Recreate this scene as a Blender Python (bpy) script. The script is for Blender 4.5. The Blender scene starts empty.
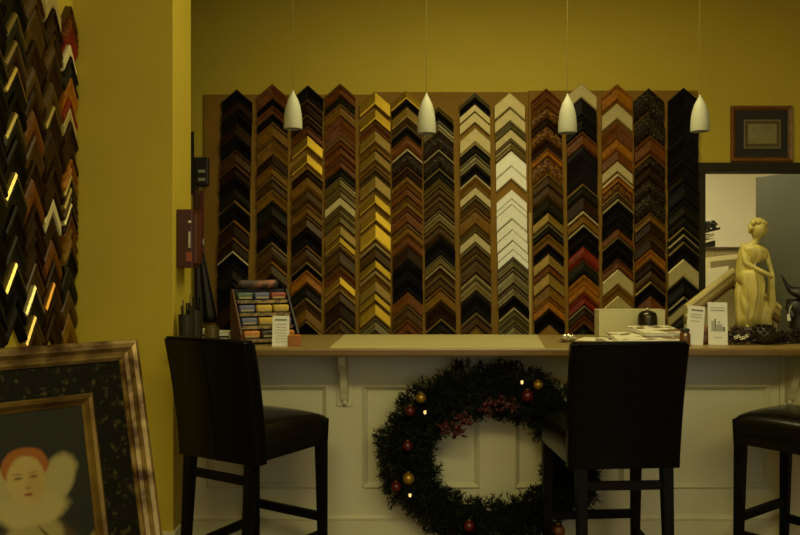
import bpy, bmesh, math, random
from mathutils import Vector, Matrix, Euler
random.seed(7)
S = bpy.context.scene
COL = S.collection
PI = math.pi
# ------------------------------------------------------------------ camera, world, exposure
F, CX, CY, H = 800.0, 400.0, 267.5, 1.29          # focal length in pixels of the 800x535 frame, eye height
cam = bpy.data.objects.new('camera', bpy.data.cameras.new('camera'))
COL.objects.link(cam)
cam.data.sensor_width = 36.0
cam.data.lens = 36.0
cam.data.clip_start = 0.05
cam.location = (0, 0, H)
cam.rotation_euler = (PI/2, 0, 0)
S.camera = cam
W = bpy.data.worlds.new('night'); S.world = W; W.use_nodes = True
W.node_tree.nodes['Background'].inputs[0].default_value = (0.86, 0.90, 0.92, 1)      # dusk outside the shop window
W.node_tree.nodes['Background'].inputs[1].default_value = 0.80
vs = S.view_settings
vs.view_transform = 'Standard'; vs.look = 'None'; vs.gamma = 1.0; vs.use_curve_mapping = False
vs.exposure = 0.0
WARM = (1.0, 0.88, 0.40)
CEIL = 3.4
LAMPS = [  # x, y, watts, length, width  (ceiling fixtures; their bodies are built further down)
    (0.60, 3.50, 40, 1.3, 0.35),
    (-0.25, -0.45, 78, 1.6, 0.9),
    (1.7, -0.45, 56, 1.6, 0.9),
]
BACKLAMPS = [(1.95, 7.4, 46), (1.75, 6.05, 24)]  # the second is an added fill lamp that brightens the cabinet and leaning boards
def area(name, loc, watts, sx, sy, col=WARM):
    l = bpy.data.lights.new(name, 'AREA'); l.shape = 'RECTANGLE'; l.size = sx; l.size_y = sy
    l.energy = watts; l.color = col
    o = bpy.data.objects.new(name, l); COL.objects.link(o); o.location = loc
    return o
for (x, y, w, lx, ly) in LAMPS:
    area('ceiling_light_source', (x, y, CEIL-0.085), w, lx, ly)
for (x, y, w) in BACKLAMPS: area('workroom_light_source', (x, y, CEIL-0.585), w, 1.2, 0.5, (1.0, 0.9, 0.52))

def at(px, py, d):                                  # a photograph pixel at depth d -> a point in the room
    return Vector(((px-CX)/F*d, d, H-(py-CY)/F*d))
def X(px, d): return (px-CX)/F*d
def Z(py, d): return H-(py-CY)/F*d

# ------------------------------------------------------------------ materials
MATS = {}
def mat(name, col, rough=0.6, metal=0.0, var=0.0, scale=8.0, bump=0.0, col2=None, stretch=None, emit=None, spec=0.5, thr=None, coat=0.0):
    if name in MATS: return MATS[name]
    m = bpy.data.materials.new(name); m.use_nodes = True
    nt = m.node_tree; b = nt.nodes['Principled BSDF']
    b.inputs['Base Color'].default_value = (*col, 1)
    b.inputs['Roughness'].default_value = rough
    b.inputs['Metallic'].default_value = metal
    b.inputs['Specular IOR Level'].default_value = spec
    b.inputs['Coat Weight'].default_value = coat
    if emit:
        b.inputs['Emission Color'].default_value = (*emit[0], 1); b.inputs['Emission Strength'].default_value = emit[1]
    if var or bump or col2:
        tc = nt.nodes.new('ShaderNodeTexCoord'); mp = nt.nodes.new('ShaderNodeMapping')
        nt.links.new(tc.outputs['Object'], mp.inputs['Vector'])
        if stretch: mp.inputs['Scale'].default_value = stretch
        n = nt.nodes.new('ShaderNodeTexNoise'); n.inputs['Scale'].default_value = scale; n.inputs['Detail'].default_value = 4
        nt.links.new(mp.outputs['Vector'], n.inputs['Vector'])
        if var or col2:
            r = nt.nodes.new('ShaderNodeValToRGB')
            c2 = col2 if col2 else tuple(min(1, c*(1+var)) for c in col)
            c1 = col if col2 else tuple(c*(1-var) for c in col)
            r.color_ramp.elements[0].color = (*c1, 1); r.color_ramp.elements[1].color = (*c2, 1)
            a, z = thr if thr else (0.3, 0.7)
            r.color_ramp.elements[0].position = a; r.color_ramp.elements[1].position = z
            nt.links.new(n.outputs['Fac'], r.inputs['Fac']); nt.links.new(r.outputs['Color'], b.inputs['Base Color'])
        if bump:
            bp = nt.nodes.new('ShaderNodeBump'); bp.inputs['Strength'].default_value = bump; bp.inputs['Distance'].default_value = 0.01
            nt.links.new(n.outputs['Fac'], bp.inputs['Height']); nt.links.new(bp.outputs['Normal'], b.inputs['Normal'])
    MATS[name] = m
    return m
WALL = (0.475, 0.365, 0.024)
m_wall = mat('yellow wall paint', WALL, 0.75, var=0.04, scale=2.5)
m_ceil = mat('ceiling paint', (0.60, 0.52, 0.33), 0.9)
m_floor = mat('floor boards', (0.10, 0.055, 0.025), 0.45, var=0.3, scale=3, stretch=(1, 12, 1))
m_white = mat('white room paint', (0.80, 0.76, 0.62), 0.85, var=0.02, scale=2)
m_trimwhite = mat('cream wood paint', (0.57, 0.545, 0.35), 0.5, var=0.02, scale=3)
m_base = mat('baseboard paint', (0.60, 0.56, 0.36), 0.5)
m_board = mat('brown backing board', (0.215, 0.112, 0.006), 0.85, var=0.12, scale=6)
m_batten = mat('pale batten', (0.40, 0.29, 0.08), 0.6)
m_counter = mat('tan laminate', (0.25, 0.175, 0.055), 0.42, var=0.10, scale=5, stretch=(1, 8, 8))
m_leather = mat('black leather', (0.0022, 0.002, 0.0013), 0.36, bump=0.05, scale=90, spec=0.12)
m_blackwood = mat('black stained wood', (0.0035, 0.003, 0.002), 0.55, spec=0.12)
m_dkdoor = mat('dark door casing', (0.022, 0.019, 0.007), 0.6, spec=.2)
m_greydoor = mat('grey green door paint', (0.037, 0.037, 0.017), 0.6, var=0.04, scale=2)
m_shade = mat('frosted white glass', (0.46, 0.46, 0.35), 0.5, spec=0.15)
m_cord = mat('pale lamp cord', (0.15, 0.115, 0.014), 0.6)
m_metal = mat('brushed metal', (0.55, 0.52, 0.42), 0.35, 1.0)
m_paper = mat('white paper', (0.74, 0.73, 0.62), 0.7)
m_paper2 = mat('cream paper', (0.74, 0.70, 0.48), 0.7)
m_ink = mat('grey ink', (0.16, 0.17, 0.15), 0.8)
m_green_ink = mat('green ink', (0.10, 0.18, 0.10), 0.8)

# frame sample finishes: code -> (spoken name, material)
FIN = {}
def fin(code, word, *a, **k): FIN[code] = (word, mat('finish ' + word, *a, **k))
ST = (1, 1, 1)
fin('K', 'black', (0.0045, 0.0032, 0.001), 0.45, spec=0.07)
fin('E', 'espresso', (0.022, 0.0095, 0.001), 0.45, var=0.3, scale=30, spec=0.08)
fin('U', 'umber brown', (0.056, 0.027, 0.002), 0.42, var=0.3, scale=30, spec=0.18)
fin('W', 'walnut', (0.150, 0.072, 0.003), 0.42, var=0.25, scale=30, spec=0.15)
fin('M', 'mahogany', (0.115, 0.036, 0.002), 0.42, var=0.3, scale=30, spec=0.15)
fin('R', 'red', (0.16, 0.016, 0.002), 0.45, var=0.3, scale=25, spec=.15)
fin('O', 'orange brown', (0.27, 0.098, 0.003), 0.45, var=0.25, scale=30, spec=.15)
fin('Q', 'mottled copper', (0.040, 0.014, 0.002), 0.42, col2=(0.27, 0.115, 0.012), scale=70, thr=(0.42, 0.66), bump=0.4, spec=.15)
fin('P', 'speckled dark', (0.010, 0.006, 0.002), 0.45, col2=(0.14, 0.08, 0.02), scale=85, thr=(0.54, 0.74), bump=0.4, spec=.12)
fin('G', 'gold', (0.40, 0.265, 0.022), 0.46, 0.85, var=0.1, scale=20)
fin('B', 'bronze gold', (0.21, 0.130, 0.010), 0.5, 0.35, var=0.15, scale=20)
fin('A', 'olive gold', (0.125, 0.087, 0.012), 0.42, 0.3, var=0.15, scale=25)
fin('C', 'champagne', (0.44, 0.365, 0.15), 0.42, 0.3, var=0.08, scale=25)
fin('I', 'ivory', (0.62, 0.55, 0.28), 0.5, var=0.06, scale=20)
fin('S', 'silver', (0.84, 0.83, 0.68), 0.42, 0.15, var=0.04, scale=30)
fin('Y', 'pewter', (0.125, 0.100, 0.032), 0.38, 0.3, var=0.2, scale=30)
fin('V', 'dark green', (0.012, 0.0105, 0.0025), 0.45, var=0.3, scale=25, spec=0.08)
fin('N', 'blue black', (0.0065, 0.0058, 0.004), 0.45, spec=0.08)

LIPFIN = {'M': mat('lip rose bronze', (0.26, 0.13, 0.035), 0.3, 0.7), 'W': mat('lip tan', (0.36, 0.25, 0.07), 0.3, 0.7), 'O': mat('lip copper', (0.42, 0.20, 0.03), 0.3, 0.75),
          'B': mat('lip bronze', (0.62, 0.43, 0.10), 0.28, 0.9), 'G': mat('lip gold', (0.80, 0.58, 0.14), 0.28, 0.9), 'U': mat('lip brown', (0.16, 0.09, 0.025), 0.35, 0.5),
          'I': mat('lip ivory', (0.66, 0.57, 0.30), 0.4, 0.3), 'C': mat('lip champagne', (0.52, 0.44, 0.20), 0.35, 0.5), 'Y': mat('lip pewter', (0.24, 0.20, 0.09), 0.3, 0.5), 'A': mat('lip olive gold', (0.30, 0.22, 0.05), 0.3, 0.6)}  # lip finishes are lightened variants, part of the edge glint put into their colour
# ------------------------------------------------------------------ mesh helpers
def obj(name, me, m=None, parent=None, loc=None, rot=None, smooth=False):
    if isinstance(me, bmesh.types.BMesh):
        b = me; me = bpy.data.meshes.new(name); bmesh.ops.recalc_face_normals(b, faces=b.faces[:]); b.to_mesh(me); b.free()
    if m and not me.materials: me.materials.append(m)
    if smooth:
        for p in me.polygons: p.use_smooth = True
    o = bpy.data.objects.new(name, me); COL.objects.link(o)
    if parent: o.parent = parent
    if loc is not None: o.location = loc
    if rot is not None: o.rotation_euler = rot
    return o
def thing(name, label, cat, loc=(0, 0, 0), rot=(0, 0, 0), group=None):
    o = bpy.data.objects.new(name, None); COL.objects.link(o); o.empty_display_size = 0.05
    o.location = loc; o.rotation_euler = rot
    o['label'] = label; o['category'] = cat
    if group: o['group'] = group
    return o
def tag(o, label, cat, group=None):
    o['label'] = label; o['category'] = cat
    if group: o['group'] = group
    return o
def struct(o): o['kind'] = 'structure'; return o
def box(x0, x1, y0, y1, z0, z1, bev=0.0, seg=2, bm=None):
    b = bmesh.new()
    bmesh.ops.create_cube(b, size=1.0)
    for v in b.verts:
        v.co = Vector(((x0+x1)/2+v.co.x*(x1-x0), (y0+y1)/2+v.co.y*(y1-y0), (z0+z1)/2+v.co.z*(z1-z0)))
    if bev:
        bmesh.ops.bevel(b, geom=b.edges[:], offset=bev, segments=seg, affect='EDGES', profile=0.5)
    if bm is not None:
        me = bpy.data.meshes.new('t'); b.to_mesh(me); b.free(); bm.from_mesh(me); bpy.data.meshes.remove(me); return bm
    return b
def pydata(verts, faces, name='m'):
    me = bpy.data.meshes.new(name); me.from_pydata(verts, [], faces); me.update()
    b = bmesh.new(); b.from_mesh(me); bpy.data.meshes.remove(me)
    return b
def lathe(prof, n=24, bm=None, cap=True, fn=None):
    vs_, fs = [], []
    for (r, z) in prof:
        for k in range(n):
            a = 2*PI*k/n
            rr = r*(fn(a, z) if fn else 1)
            vs_.append((rr*math.cos(a), rr*math.sin(a), z))
    for i in range(len(prof)-1):
        for k in range(n):
            fs.append((i*n+k, i*n+(k+1) % n, (i+1)*n+(k+1) % n, (i+1)*n+k))
    if cap:
        fs.append(tuple(range(n))); fs.append(tuple(reversed(range((len(prof)-1)*n, len(prof)*n))))
    return pydata(vs_, fs)
def tube(pts, r, n=8, r2=None):
    pts = [Vector(p) for p in pts]; vs_, fs = [], []
    for i, p in enumerate(pts):
        d = (pts[min(i+1, len(pts)-1)]-pts[max(i-1, 0)]).normalized()
        up = Vector((0, 0, 1)) if abs(d.z) < 0.9 else Vector((0, 1, 0))
        a = d.cross(up).normalized(); b = d.cross(a)
        rr = r if r2 is None else r+(r2-r)*i/(len(pts)-1)
        for k in range(n):
            t = 2*PI*k/n; q = p+a*rr*math.cos(t)+b*rr*math.sin(t); vs_.append(tuple(q))
    for i in range(len(pts)-1):
        for k in range(n): fs.append((i*n+k, i*n+(k+1) % n, (i+1)*n+(k+1) % n, (i+1)*n+k))
    fs.append(tuple(reversed(range(n)))); fs.append(tuple(range((len(pts)-1)*n, len(pts)*n)))
    return pydata(vs_, fs)
def taper_box(c0, s0, c1, s1, bev=0.0):              # a post from c0 (size s0) up to c1 (size s1)
    vs_ = []
    for c, s in ((c0, s0), (c1, s1)):
        for a, b in ((-1, -1), (1, -1), (1, 1), (-1, 1)):
            vs_.append((c[0]+a*s[0]/2, c[1]+b*s[1]/2, c[2]))
    b = pydata(vs_, [(0, 3, 2, 1), (4, 5, 6, 7), (0, 1, 5, 4), (1, 2, 6, 5), (2, 3, 7, 6), (3, 0, 4, 7)])
    if bev: bmesh.ops.bevel(b, geom=b.edges[:], offset=bev, segments=2, affect='EDGES')
    return b
def bake(o, name, m, parent=None, loc=None, smooth=True):   # apply a helper's modifiers and replace it with its mesh
    dg = bpy.context.evaluated_depsgraph_get()
    me = bpy.data.meshes.new_from_object(o.evaluated_get(dg))
    bpy.data.objects.remove(o)
    me.materials.clear()
    return obj(name, me, m, parent, loc, smooth=smooth)
def skin(verts, edges, radii, sub=2):
    me = bpy.data.meshes.new('sk'); me.from_pydata(verts, edges, []); o = bpy.data.objects.new('sk', me); COL.objects.link(o)
    md = o.modifiers.new('s', 'SKIN'); md.use_smooth_shade = True
    o.modifiers.new('u', 'SUBSURF').levels = sub
    for i, r in enumerate(radii):
        v = me.skin_vertices[0].data[i]; v.radius = (r, r) if not isinstance(r, tuple) else r
    me.skin_vertices[0].data[0].use_root = True
    return o

# ------------------------------------------------------------------ the room
YW = 5.40                                            # back wall
PX0, PX1, PY0, PY1 = -1.90, -1.02, 3.60, 3.905       # pillar
DX0, DX1 = X(703, YW), X(703, YW)+1.36               # doorway
DZ = Z(171, YW)
struct(obj('floor', box(-3.2, 4.6, -1.8, 9.4, -0.1, 0), m_floor))
struct(obj('ceiling', box(-3.2, 4.6, -1.8, YW+0.12, CEIL, CEIL+0.1), m_ceil))
wb = box(-3.2, DX0, YW, YW+0.12, 0, CEIL)
box(DX0, DX1, YW, YW+0.12, DZ, CEIL, bm=wb); box(DX1, 4.6, YW, YW+0.12, 0, CEIL, bm=wb)
struct(obj('wall_back', wb, m_wall))
AX, AY = -1.472, 3.60                                  # left sample wall runs from the pillar towards the viewer, 5 degrees off square
UX, UY = 0.0933, -0.9956
def lw(s): return (AX+UX*s, AY+UY*s)
p0, p1 = lw(0), lw(5.5)
me = pydata([(p0[0], p0[1], 0), (p1[0], p1[1], 0), (p1[0]-0.15, p1[1], 0), (p0[0]-0.15, p0[1], 0),
             (p0[0], p0[1], CEIL), (p1[0], p1[1], CEIL), (p1[0]-0.15, p1[1], CEIL), (p0[0]-0.15, p0[1], CEIL)],
            [(0, 1, 5, 4), (1, 2, 6, 5), (2, 3, 7, 6), (3, 0, 4, 7), (4, 5, 6, 7), (3, 2, 1, 0)])
struct(obj('wall_left', me, m_wall))
struct(obj('wall_pillar', box(PX0, PX1, PY0, PY1, 0, CEIL, 0.004), m_wall))
struct(obj('wall_far_left', box(-3.2, -3.1, PY0, YW, 0, CEIL), m_wall))
struct(obj('wall_left_return', box(-3.2, PX0, PY0, PY0+0.1, 0, CEIL), m_wall))
struct(obj('wall_right', box(4.5, 4.6, -1.8, YW, 0, CEIL), m_wall))
wf = box(-1.2, -0.7, -1.9, -1.8, 0, CEIL)
box(-0.7, 4.0, -1.9, -1.8, 0, 0.45, bm=wf); box(-0.7, 4.0, -1.9, -1.8, 2.7, CEIL, bm=wf); box(4.0, 4.6, -1.9, -1.8, 0, CEIL, bm=wf)
struct(obj('wall_front', wf, m_wall))
wn = bmesh.new()                                      # shop window behind the viewer
for q in ((-0.7, -0.64, 0.45, 2.7), (3.94, 4.0, 0.45, 2.7), (-0.64, 3.94, 0.45, 0.51), (-0.64, 3.94, 2.64, 2.7), (1.62, 1.68, 0.51, 2.64)):
    box(q[0], q[1], -1.89, -1.81, q[2], q[3], bm=wn)
struct(obj('window_1', wn, m_trimwhite))
struct(obj('baseboard_pillar', box(AX+0.02, PX1+0.012, PY0-0.014, PY0+0.1, 0, 0.104, 0.004), m_base))
# work room behind the doorway
struct(obj('wall_workroom_back', box(0.9, 4.6, 9.0, 9.1, 0, 2.9), m_white))
struct(obj('wall_workroom_left', box(0.9, 1.0, YW+0.12, 9.0, 0, 2.9), m_white))
struct(obj('wall_workroom_right', box(4.5, 4.6, YW+0.12, 9.0, 0, 2.9), m_white))
struct(obj('ceiling_workroom', box(0.9, 4.6, YW+0.12, 9.1, 2.9, 3.0), m_white))
# casing of the doorway
cw = 6*YW/F
struct(obj('trim_1', box(DX0-cw, DX0+0.01, YW-0.022, YW+0.14, 0, DZ, 0.003), m_dkdoor))
struct(obj('trim_2', box(DX0-cw, DX1+cw, YW-0.024, YW+0.14, DZ-0.005, DZ+cw*1.35, 0.003), m_dkdoor))
struct(obj('trim_3', box(DX1-0.01, DX1+cw, YW-0.022, YW+0.14, 0, DZ, 0.003), m_dkdoor))
# the grey door standing open into the work room
hx, hy = DX1-0.03, YW+0.15
ex, ey = 2.958, 6.62
L = math.hypot(ex-hx, ey-hy); ang = math.atan2(ey-hy, ex-hx)
d1 = struct(obj('door_1', box(0, L, -0.02, 0.02, 0.01, 2.035, 0.003), m_greydoor, loc=(hx, hy, 0), rot=(0, 0, ang)))
obj('door_handle', tube([(L-0.06, 0.02, 1.0), (L-0.06, 0.07, 1.0), (L-0.16, 0.07, 1.0)], 0.009), m_metal, d1)

# ------------------------------------------------------------------ ceiling fixtures (above the frame)
m_diff = mat('lamp diffuser', (0.8, 0.78, 0.7), 0.5)
for i, (x, y, w, lx, ly) in enumerate(LAMPS+[(q[0], q[1], 0, 1.2, .5) for q in BACKLAMPS]):
    t = thing('ceiling_light', ['flush ceiling light over the counter and sample wall', 'flush ceiling light over the customer floor near the side wall', 'flush ceiling light over the middle of the customer floor', 'flush ceiling light in the work room towards its far wall', 'added flush fill light in the work room just behind the doorway wall'][i], 'ceiling light', (x, y, CEIL if i < 3 else 2.9))
    fr = bmesh.new()
    a, b_ = lx/2+0.03, ly/2+0.03
    for q in ((-a, a, -b_, -b_+0.03), (-a, a, b_-0.03, b_), (-a, -a+0.03, -b_+0.03, b_-0.03), (a-0.03, a, -b_+0.03, b_-0.03)):
        box(q[0], q[1], q[2], q[3], -0.08, 0, bm=fr)
    obj('housing', fr, m_white, t)
    obj('diffuser', box(-lx/2, lx/2, -ly/2, ly/2, -0.078, -0.06), m_diff, t)

# ------------------------------------------------------------------ backing boards
bz1, bz0 = Z(93, YW), 0.55
segs = [(204, 375, 95), (375, 528, 92.5), (528, 697, 91)]
lab = ['brown backing board behind sample columns nearest the yellow pillar', 'middle brown backing board holding the gold and silver samples', 'brown backing board behind sample columns nearest the doorway']
for (a, b_, top), l in zip(segs, lab):
    tag(obj('backing_board', box(X(a, YW)+0.002, X(b_, YW), YW-0.014, YW, bz0, Z(top, YW), 0.002), m_board, loc=(0, -.002, 0)), l, 'board', 'sample backing boards')
FR = YW-0.016
tag(obj('joint_batten', box(X(528.5, FR), X(531.5, FR), FR-0.008, FR, bz0, Z(213, FR), 0.002), m_batten), 'pale narrow batten between the silver sample column and its neighbour', 'batten')

# ------------------------------------------------------------------ frame corner samples
PROF = {  # (t, h): t runs 0..1 from the outer (upper) edge to the inner, h is how far it stands off the board
    'rev':   [(0, 0), (0, .012), (.06, .016), (.80, .034), (.92, .034), (1, .026), (1, 0)],
    'flat':  [(0, 0), (0, .020), (.08, .024), (.90, .024), (1, .019), (1, 0)],
    'scoop': [(0, 0), (0, .024), (.10, .030), (.25, .028), (.45, .020), (.70, .015), (.9, .015), (1, .012), (1, 0)],
    'ogee':  [(0, 0), (0, .024), (.05, .031), (.13, .031), (.18, .022), (.26, .017), (.50, .021), (.70, .030), (.82, .032), (.90, .026), (.93, .016), (1, .014), (1, 0)],
    'bead':  [(0, 0), (0, .010), (.10, .018), (.3, .026), (.55, .028), (.8, .022), (.95, .013), (1, .010), (1, 0)],
}
LIPP = [(0, 0), (0, .020), (.12, .024), (.80, .031), (1, .028), (1, 0)]
def rail_bm(side, hw, slope, z0, T, prof, bm=None):
    n = len(prof); v = []
    for x in (0.0, hw):
        for (t, h) in prof: v.append((side*x, -h, z0-slope*x-t*T))
    f = [(i, (i+1) % n, n+(i+1) % n, n+i) for i in range(n)] + [tuple(range(n)), tuple(reversed(range(n, 2*n)))]
    b = pydata(v, f)
    if bm is not None:
        me_ = bpy.data.meshes.new('t'); b.to_mesh(me_); b.free(); bm.from_mesh(me_); bpy.data.meshes.remove(me_); return bm
    return b
def sample(loc, rz, hw, slope, T, code, prof, label, group):
    t = thing('frame_sample', label, 'frame sample', loc, (0, 0, rz), group)
    main, lip = (code.split('/')+[None])[:2]
    z0 = 0.0
    if lip:
        lt = min(0.015, T*0.40)
        lb = bmesh.new()
        rail_bm(1, hw, slope, 0, lt, LIPP, lb); rail_bm(-1, hw, slope, 0, lt, LIPP, lb)
        obj('lip', lb, LIPFIN[lip.upper()], t)
        z0 = -lt; T = T-lt
    for s in (1, -1):
        obj('rail', rail_bm(s, hw, slope, z0, T, PROF[prof]), FIN[main][1], t)
    return t
ORD = ['', 'first', 'second', 'third', 'fourth', 'fifth', 'sixth', 'seventh', 'eighth', 'ninth', 'tenth', 'eleventh', 'twelfth', 'thirteenth', 'fourteenth', 'fifteenth', 'sixteenth', 'seventeenth', 'eighteenth', 'nineteenth', 'twentieth', 'twenty-first', 'twenty-second', 'twenty-third', 'twenty-fourth', 'twenty-fifth', 'twenty-sixth']
def words(code):
    main, lip = (code.split('/')+[None])[:2]
    return FIN[main][0] + (' ' + FIN[lip.upper()][0] + '-lipped' if lip else '')
# each column: x at its top, x at its foot, then apex rows  y:code[:thickness in px]
COLS = [
 (237.5, 232, '90K 100E 112K 124E 137K 150U 164E/m 177K 189V 200.5K/b 220E/o 237E/o 250.5K/i 264V 282K 302E 320K'),
 (273, 272, '84.6M:14 99.6K 106M 114.6K 122.5W 139W/u 155E 165W 176.4U/w 189W 201V 218E 232K 242U/w 261U/o 275K 292U 312W'),
 (308, 306.5, '86K 99.6E/u 114.7E/b 126M 135.6G:12 154G:10 167E/g 177W 190U 203W/m 215U/m 228K 245U/m 261.7K/w 270O 284V 297U/w 309W 320K/b'),
 (340.5, 340.5, '84M/u 97V 104W 118M 137.5M/w 147M 157M/m 169V 177A 187A/w 197.5C:8 207A 214A:9 226B 236G:7 244U/g 266M/m 276.5G:8 289U/g 302E 317U/w'),
 (375.5, 375.5, '91.8G:14 109.4G:11 122M/m 131B 143W 151B 161W 168U/w 176B:13 194.7G:9 211G:10 224G:16 243U/c 259.7G:8 271W/c 281B 292G:8 303.4G:12 317.7Y'),
 (406.5, 408, '91G:9 101K 107.5B 119U 128K 136M 149P/i 166.6E/m 176W 184M/o 197W/m 208M 224W/w 236M 247E 260K 276K 292M 305U/w 318M/o'),
 (438, 441, '107A:6 113K 121Y 133P 149.6P/c 168.5V/y 179A 185U/a 197U/a 210A 223U/a 237K 255A 265U/c 274U/a 287W 302E 318V/a'),
 (474.5, 476, '93Y:6 99K 105C:7 113C:10 128.4C:14 143V/c 154Y 166K 175W/i 187.5C:8 197U/y 207W 226.4A:6 233C:9 243U/y 254U/a 274.6A/c 292N 312U/y'),
 (509.5, 514, '93C:15 109.4C:12 122Y 130C:9 140A 151.5S:15 167S:12 190S:9 199.5S:5 205S:14 220S:10 230.5S:10 241.5S:8 250S:7 258Y 268Y 285Y 297K 307Y/c 316Y 323Y'),
 (546, 549, '89M 96M/o 104Q/o 118E 126Q 139E 149O 157Q 173.8U/w 185U 199V 213B:9 224V/y 234W 244K 254B 265M 272B 285W 297.5O 310K'),
 (581, 584, '84C:14 99N:17 117N 132M 147K:36 184V/a 197E 211W/i 224.4K/c 238K 246.6R:13 261V 274.6O 285O 294R 305E/y 315M 324N'),
 (616.5, 617.5, '84.6O:17 104C:15 122M:17 139.5O 151M 161.4C:10 173.8O/i 183Q 191.5U/w 199K/c 214K 229M 236K/a 250K 259M 269C:15 285W 295.5C'),
 (648.5, 650, '88.5P:23 112.7P:23 136M:17 154P/o 167E 179P 193P 213W 222E 232U 240E 249O:9 260E 270U 281K/w 296M'),
 (682.5, 682.5, '88.5K:26 115K:20 136K 158K:19 178N 201V 217V 227V/a 234V/c 241.4K/a 259C:18 277N:19 296N/y 304C:10 316V'),
]
random.seed(11)
ncount = 0
BYPROF = {'G': 'rev', 'S': 'flat', 'C': 'flat', 'I': 'flat', 'B': 'rev', 'K': 'scoop', 'Y': 'ogee', 'Q': 'bead', 'P': 'bead', 'A': 'ogee'}
mm = FR/F
for ci, (xt, xb, rows) in enumerate(COLS):
    R = []
    for tok in rows.split():
        a, *t = tok.split(':'); j = 0
        while a[j].isdigit() or a[j] == '.': j += 1
        R.append((float(a[:j]), a[j:], float(t[0]) if t else None))
    for i, (y, code, T) in enumerate(R):
        nxt = R[i+1][0] if i+1 < len(R) else y+14
        Tm = min(T if T else 99, nxt-y-0.45)*mm
        k = (y-90)/240
        px = xt+(xb-xt)*k + random.uniform(-.4, .4)
        pr_ = BYPROF.get(code[0], random.choice(['ogee', 'ogee', 'scoop', 'bead', 'rev']))
        lbl = '%s frame corner sample, %s from top, %s column from yellow pillar' % (words(code), ORD[i+1], ORD[ci+1])
        sample((X(px, FR), FR, Z(y, FR)), 0, 15*mm, 0.88, Tm, code, pr_, lbl, 'frame corner samples on the back wall')
        ncount += 1
LCOLS = [
 (0.110, 0.088, '6U 14M 24R:18 44.6I:10 56V 77O 97R 108C:10 121E 159O 174E/a 187U/a 202E/c 215M 229W 247K 265V 289U 312W'),
 (0.329, 0.094, '-14C:19 8U 34W 58U 81M 105U/a 130E 165U 198.6I:12 213U 239O 262U 282E/o 312U'),
 (0.543, 0.094, '-20M 8W 40U 65M 88E 108O 135M 160U 178O 205U 235E 262W 285V/c 315M/w'),
 (0.731, 0.094, '-15K 12V/a 40U/w 66V/g 92K 112V/a 138K 172V/a 205K 235V 262K/a 295N'),
 (0.915, 0.094, '-10K 35V/a 82K 128V 172V/a 220K 268N 310V'),
]
for ci, (s, hw, rows) in enumerate(LCOLS):
    R = []
    for tok in rows.split():
        a, *t = tok.split(':'); j = 0
        while a[j].isdigit() or a[j] in '.-': j += 1
        R.append((float(a[:j]), a[j:], float(t[0]) if t else None))
    wx, wy = lw(s)
    if ci: R = [(y, {'W': 'U', 'U': 'E', 'M': 'U', 'O': 'M'}.get(c[0], c[0])+c[1:], T) for (y, c, T) in R]  # darker finishes swapped in, so the side wall's shade is put into the colour
    for i, (y, code, T) in enumerate(R):
        nxt = R[i+1][0] if i+1 < len(R) else y+24
        sc = wy/F
        Tm = min(T if T else 99, nxt-y-1.0)*sc
        pr_ = BYPROF.get(code[0], random.choice(['scoop', 'bead', 'ogee']))
        which = 'column beside the pillar' if ci == 0 else '%s column from the pillar' % ORD[ci+1]
        below = 'topmost' if i == 0 else 'below the %s one' % FIN[R[i-1][1][0]][0]
        lbl = '%s frame sample, %s side-wall column from pillar, %s' % (words(code), ORD[ci+1], below)
        if i and i+1 < len(R):
            more_ = lbl + ', above %s' % FIN[R[i+1][1][0]][0]
            if len(more_.replace('-', ' ').split()) <= 16: lbl = more_
        sample((wx, wy, Z(y, wy)), math.radians(95.35), hw, 1.06, Tm, code, pr_, lbl, 'side wall frame samples, %s' % which)
        ncount += 1
print('samples', ncount)

# ------------------------------------------------------------------ counter
CT, CB = 0.935, 0.900                               # top and underside of the worktop
CF, CBK, BF = 3.50, 4.23, 3.80                       # worktop front, back; base front
CXL, CXR = PX1+0.002, 3.3
top = thing('worktop', 'long tan laminate counter top on the cream panelled base', 'counter')
obj('slab', box(CXL, CXR, CF+.02, CBK, CB, CT, 0.002, 1), m_counter, top)
obj('edge_band', box(CXL, CXR, CF, CF+.021, CB, CT+.0005, 0.008, 3), mat('brown edge band', (0.17, 0.10, 0.022), 0.4, var=.15, scale=6, stretch=(1, 8, 8)), top)
base = thing('panelled_counter', 'cream painted counter base with recessed panels and scroll brackets', 'counter')
obj('carcass', box(CXL+0.003, CXR-0.05, BF+0.025, CBK-0.05, 0, CB-0.004), m_trimwhite, base)
st_x = [X(345, BF), X(497, BF), X(642, BF), X(787, BF), X(787, BF)+0.69, X(787, BF)+1.30]
sw = 0.165
pz0, pz1 = Z(488, BF), Z(385, BF)
obj('top_rail', box(CXL+0.003, CXR-0.05, BF, BF+0.03, pz1, CB-0.004), m_trimwhite, base)
obj('bottom_rail', box(CXL+0.003, CXR-0.05, BF, BF+0.03, 0, pz0), m_trimwhite, base)
edges = [CXL+0.003+0.10]
obj('stile', box(CXL+0.003, CXL+0.10, BF, BF+0.03, pz0, pz1), m_trimwhite, base)
for x in st_x:
    obj('stile', box(x-sw/2, x+sw/2, BF, BF+0.03, pz0, pz1), m_trimwhite, base)
    edges += [x-sw/2, x+sw/2]
def mitred(x0, x1, z0, z1, y, prof, m, parent, name):   # four mitred rails; prof (t inwards, h towards the viewer)
    for side in range(4):
        v = []
        for (t, h) in prof:
            c = [(x0+t, z0+t), (x1-t, z0+t), (x1-t, z1-t), (x0+t, z1-t)]
            a, b_ = c[side], c[(side+1) % 4]
            v.append((a[0], y-h, a[1])); v.append((b_[0], y-h, b_[1]))
        n = len(prof)
        f = [(2*i, 2*i+1, 2*((i+1) % n)+1, 2*((i+1) % n)) for i in range(n)]
        f += [tuple(2*i for i in range(n)), tuple(2*i+1 for i in reversed(range(n)))]
        obj(name, pydata(v, f), m, parent)
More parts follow.
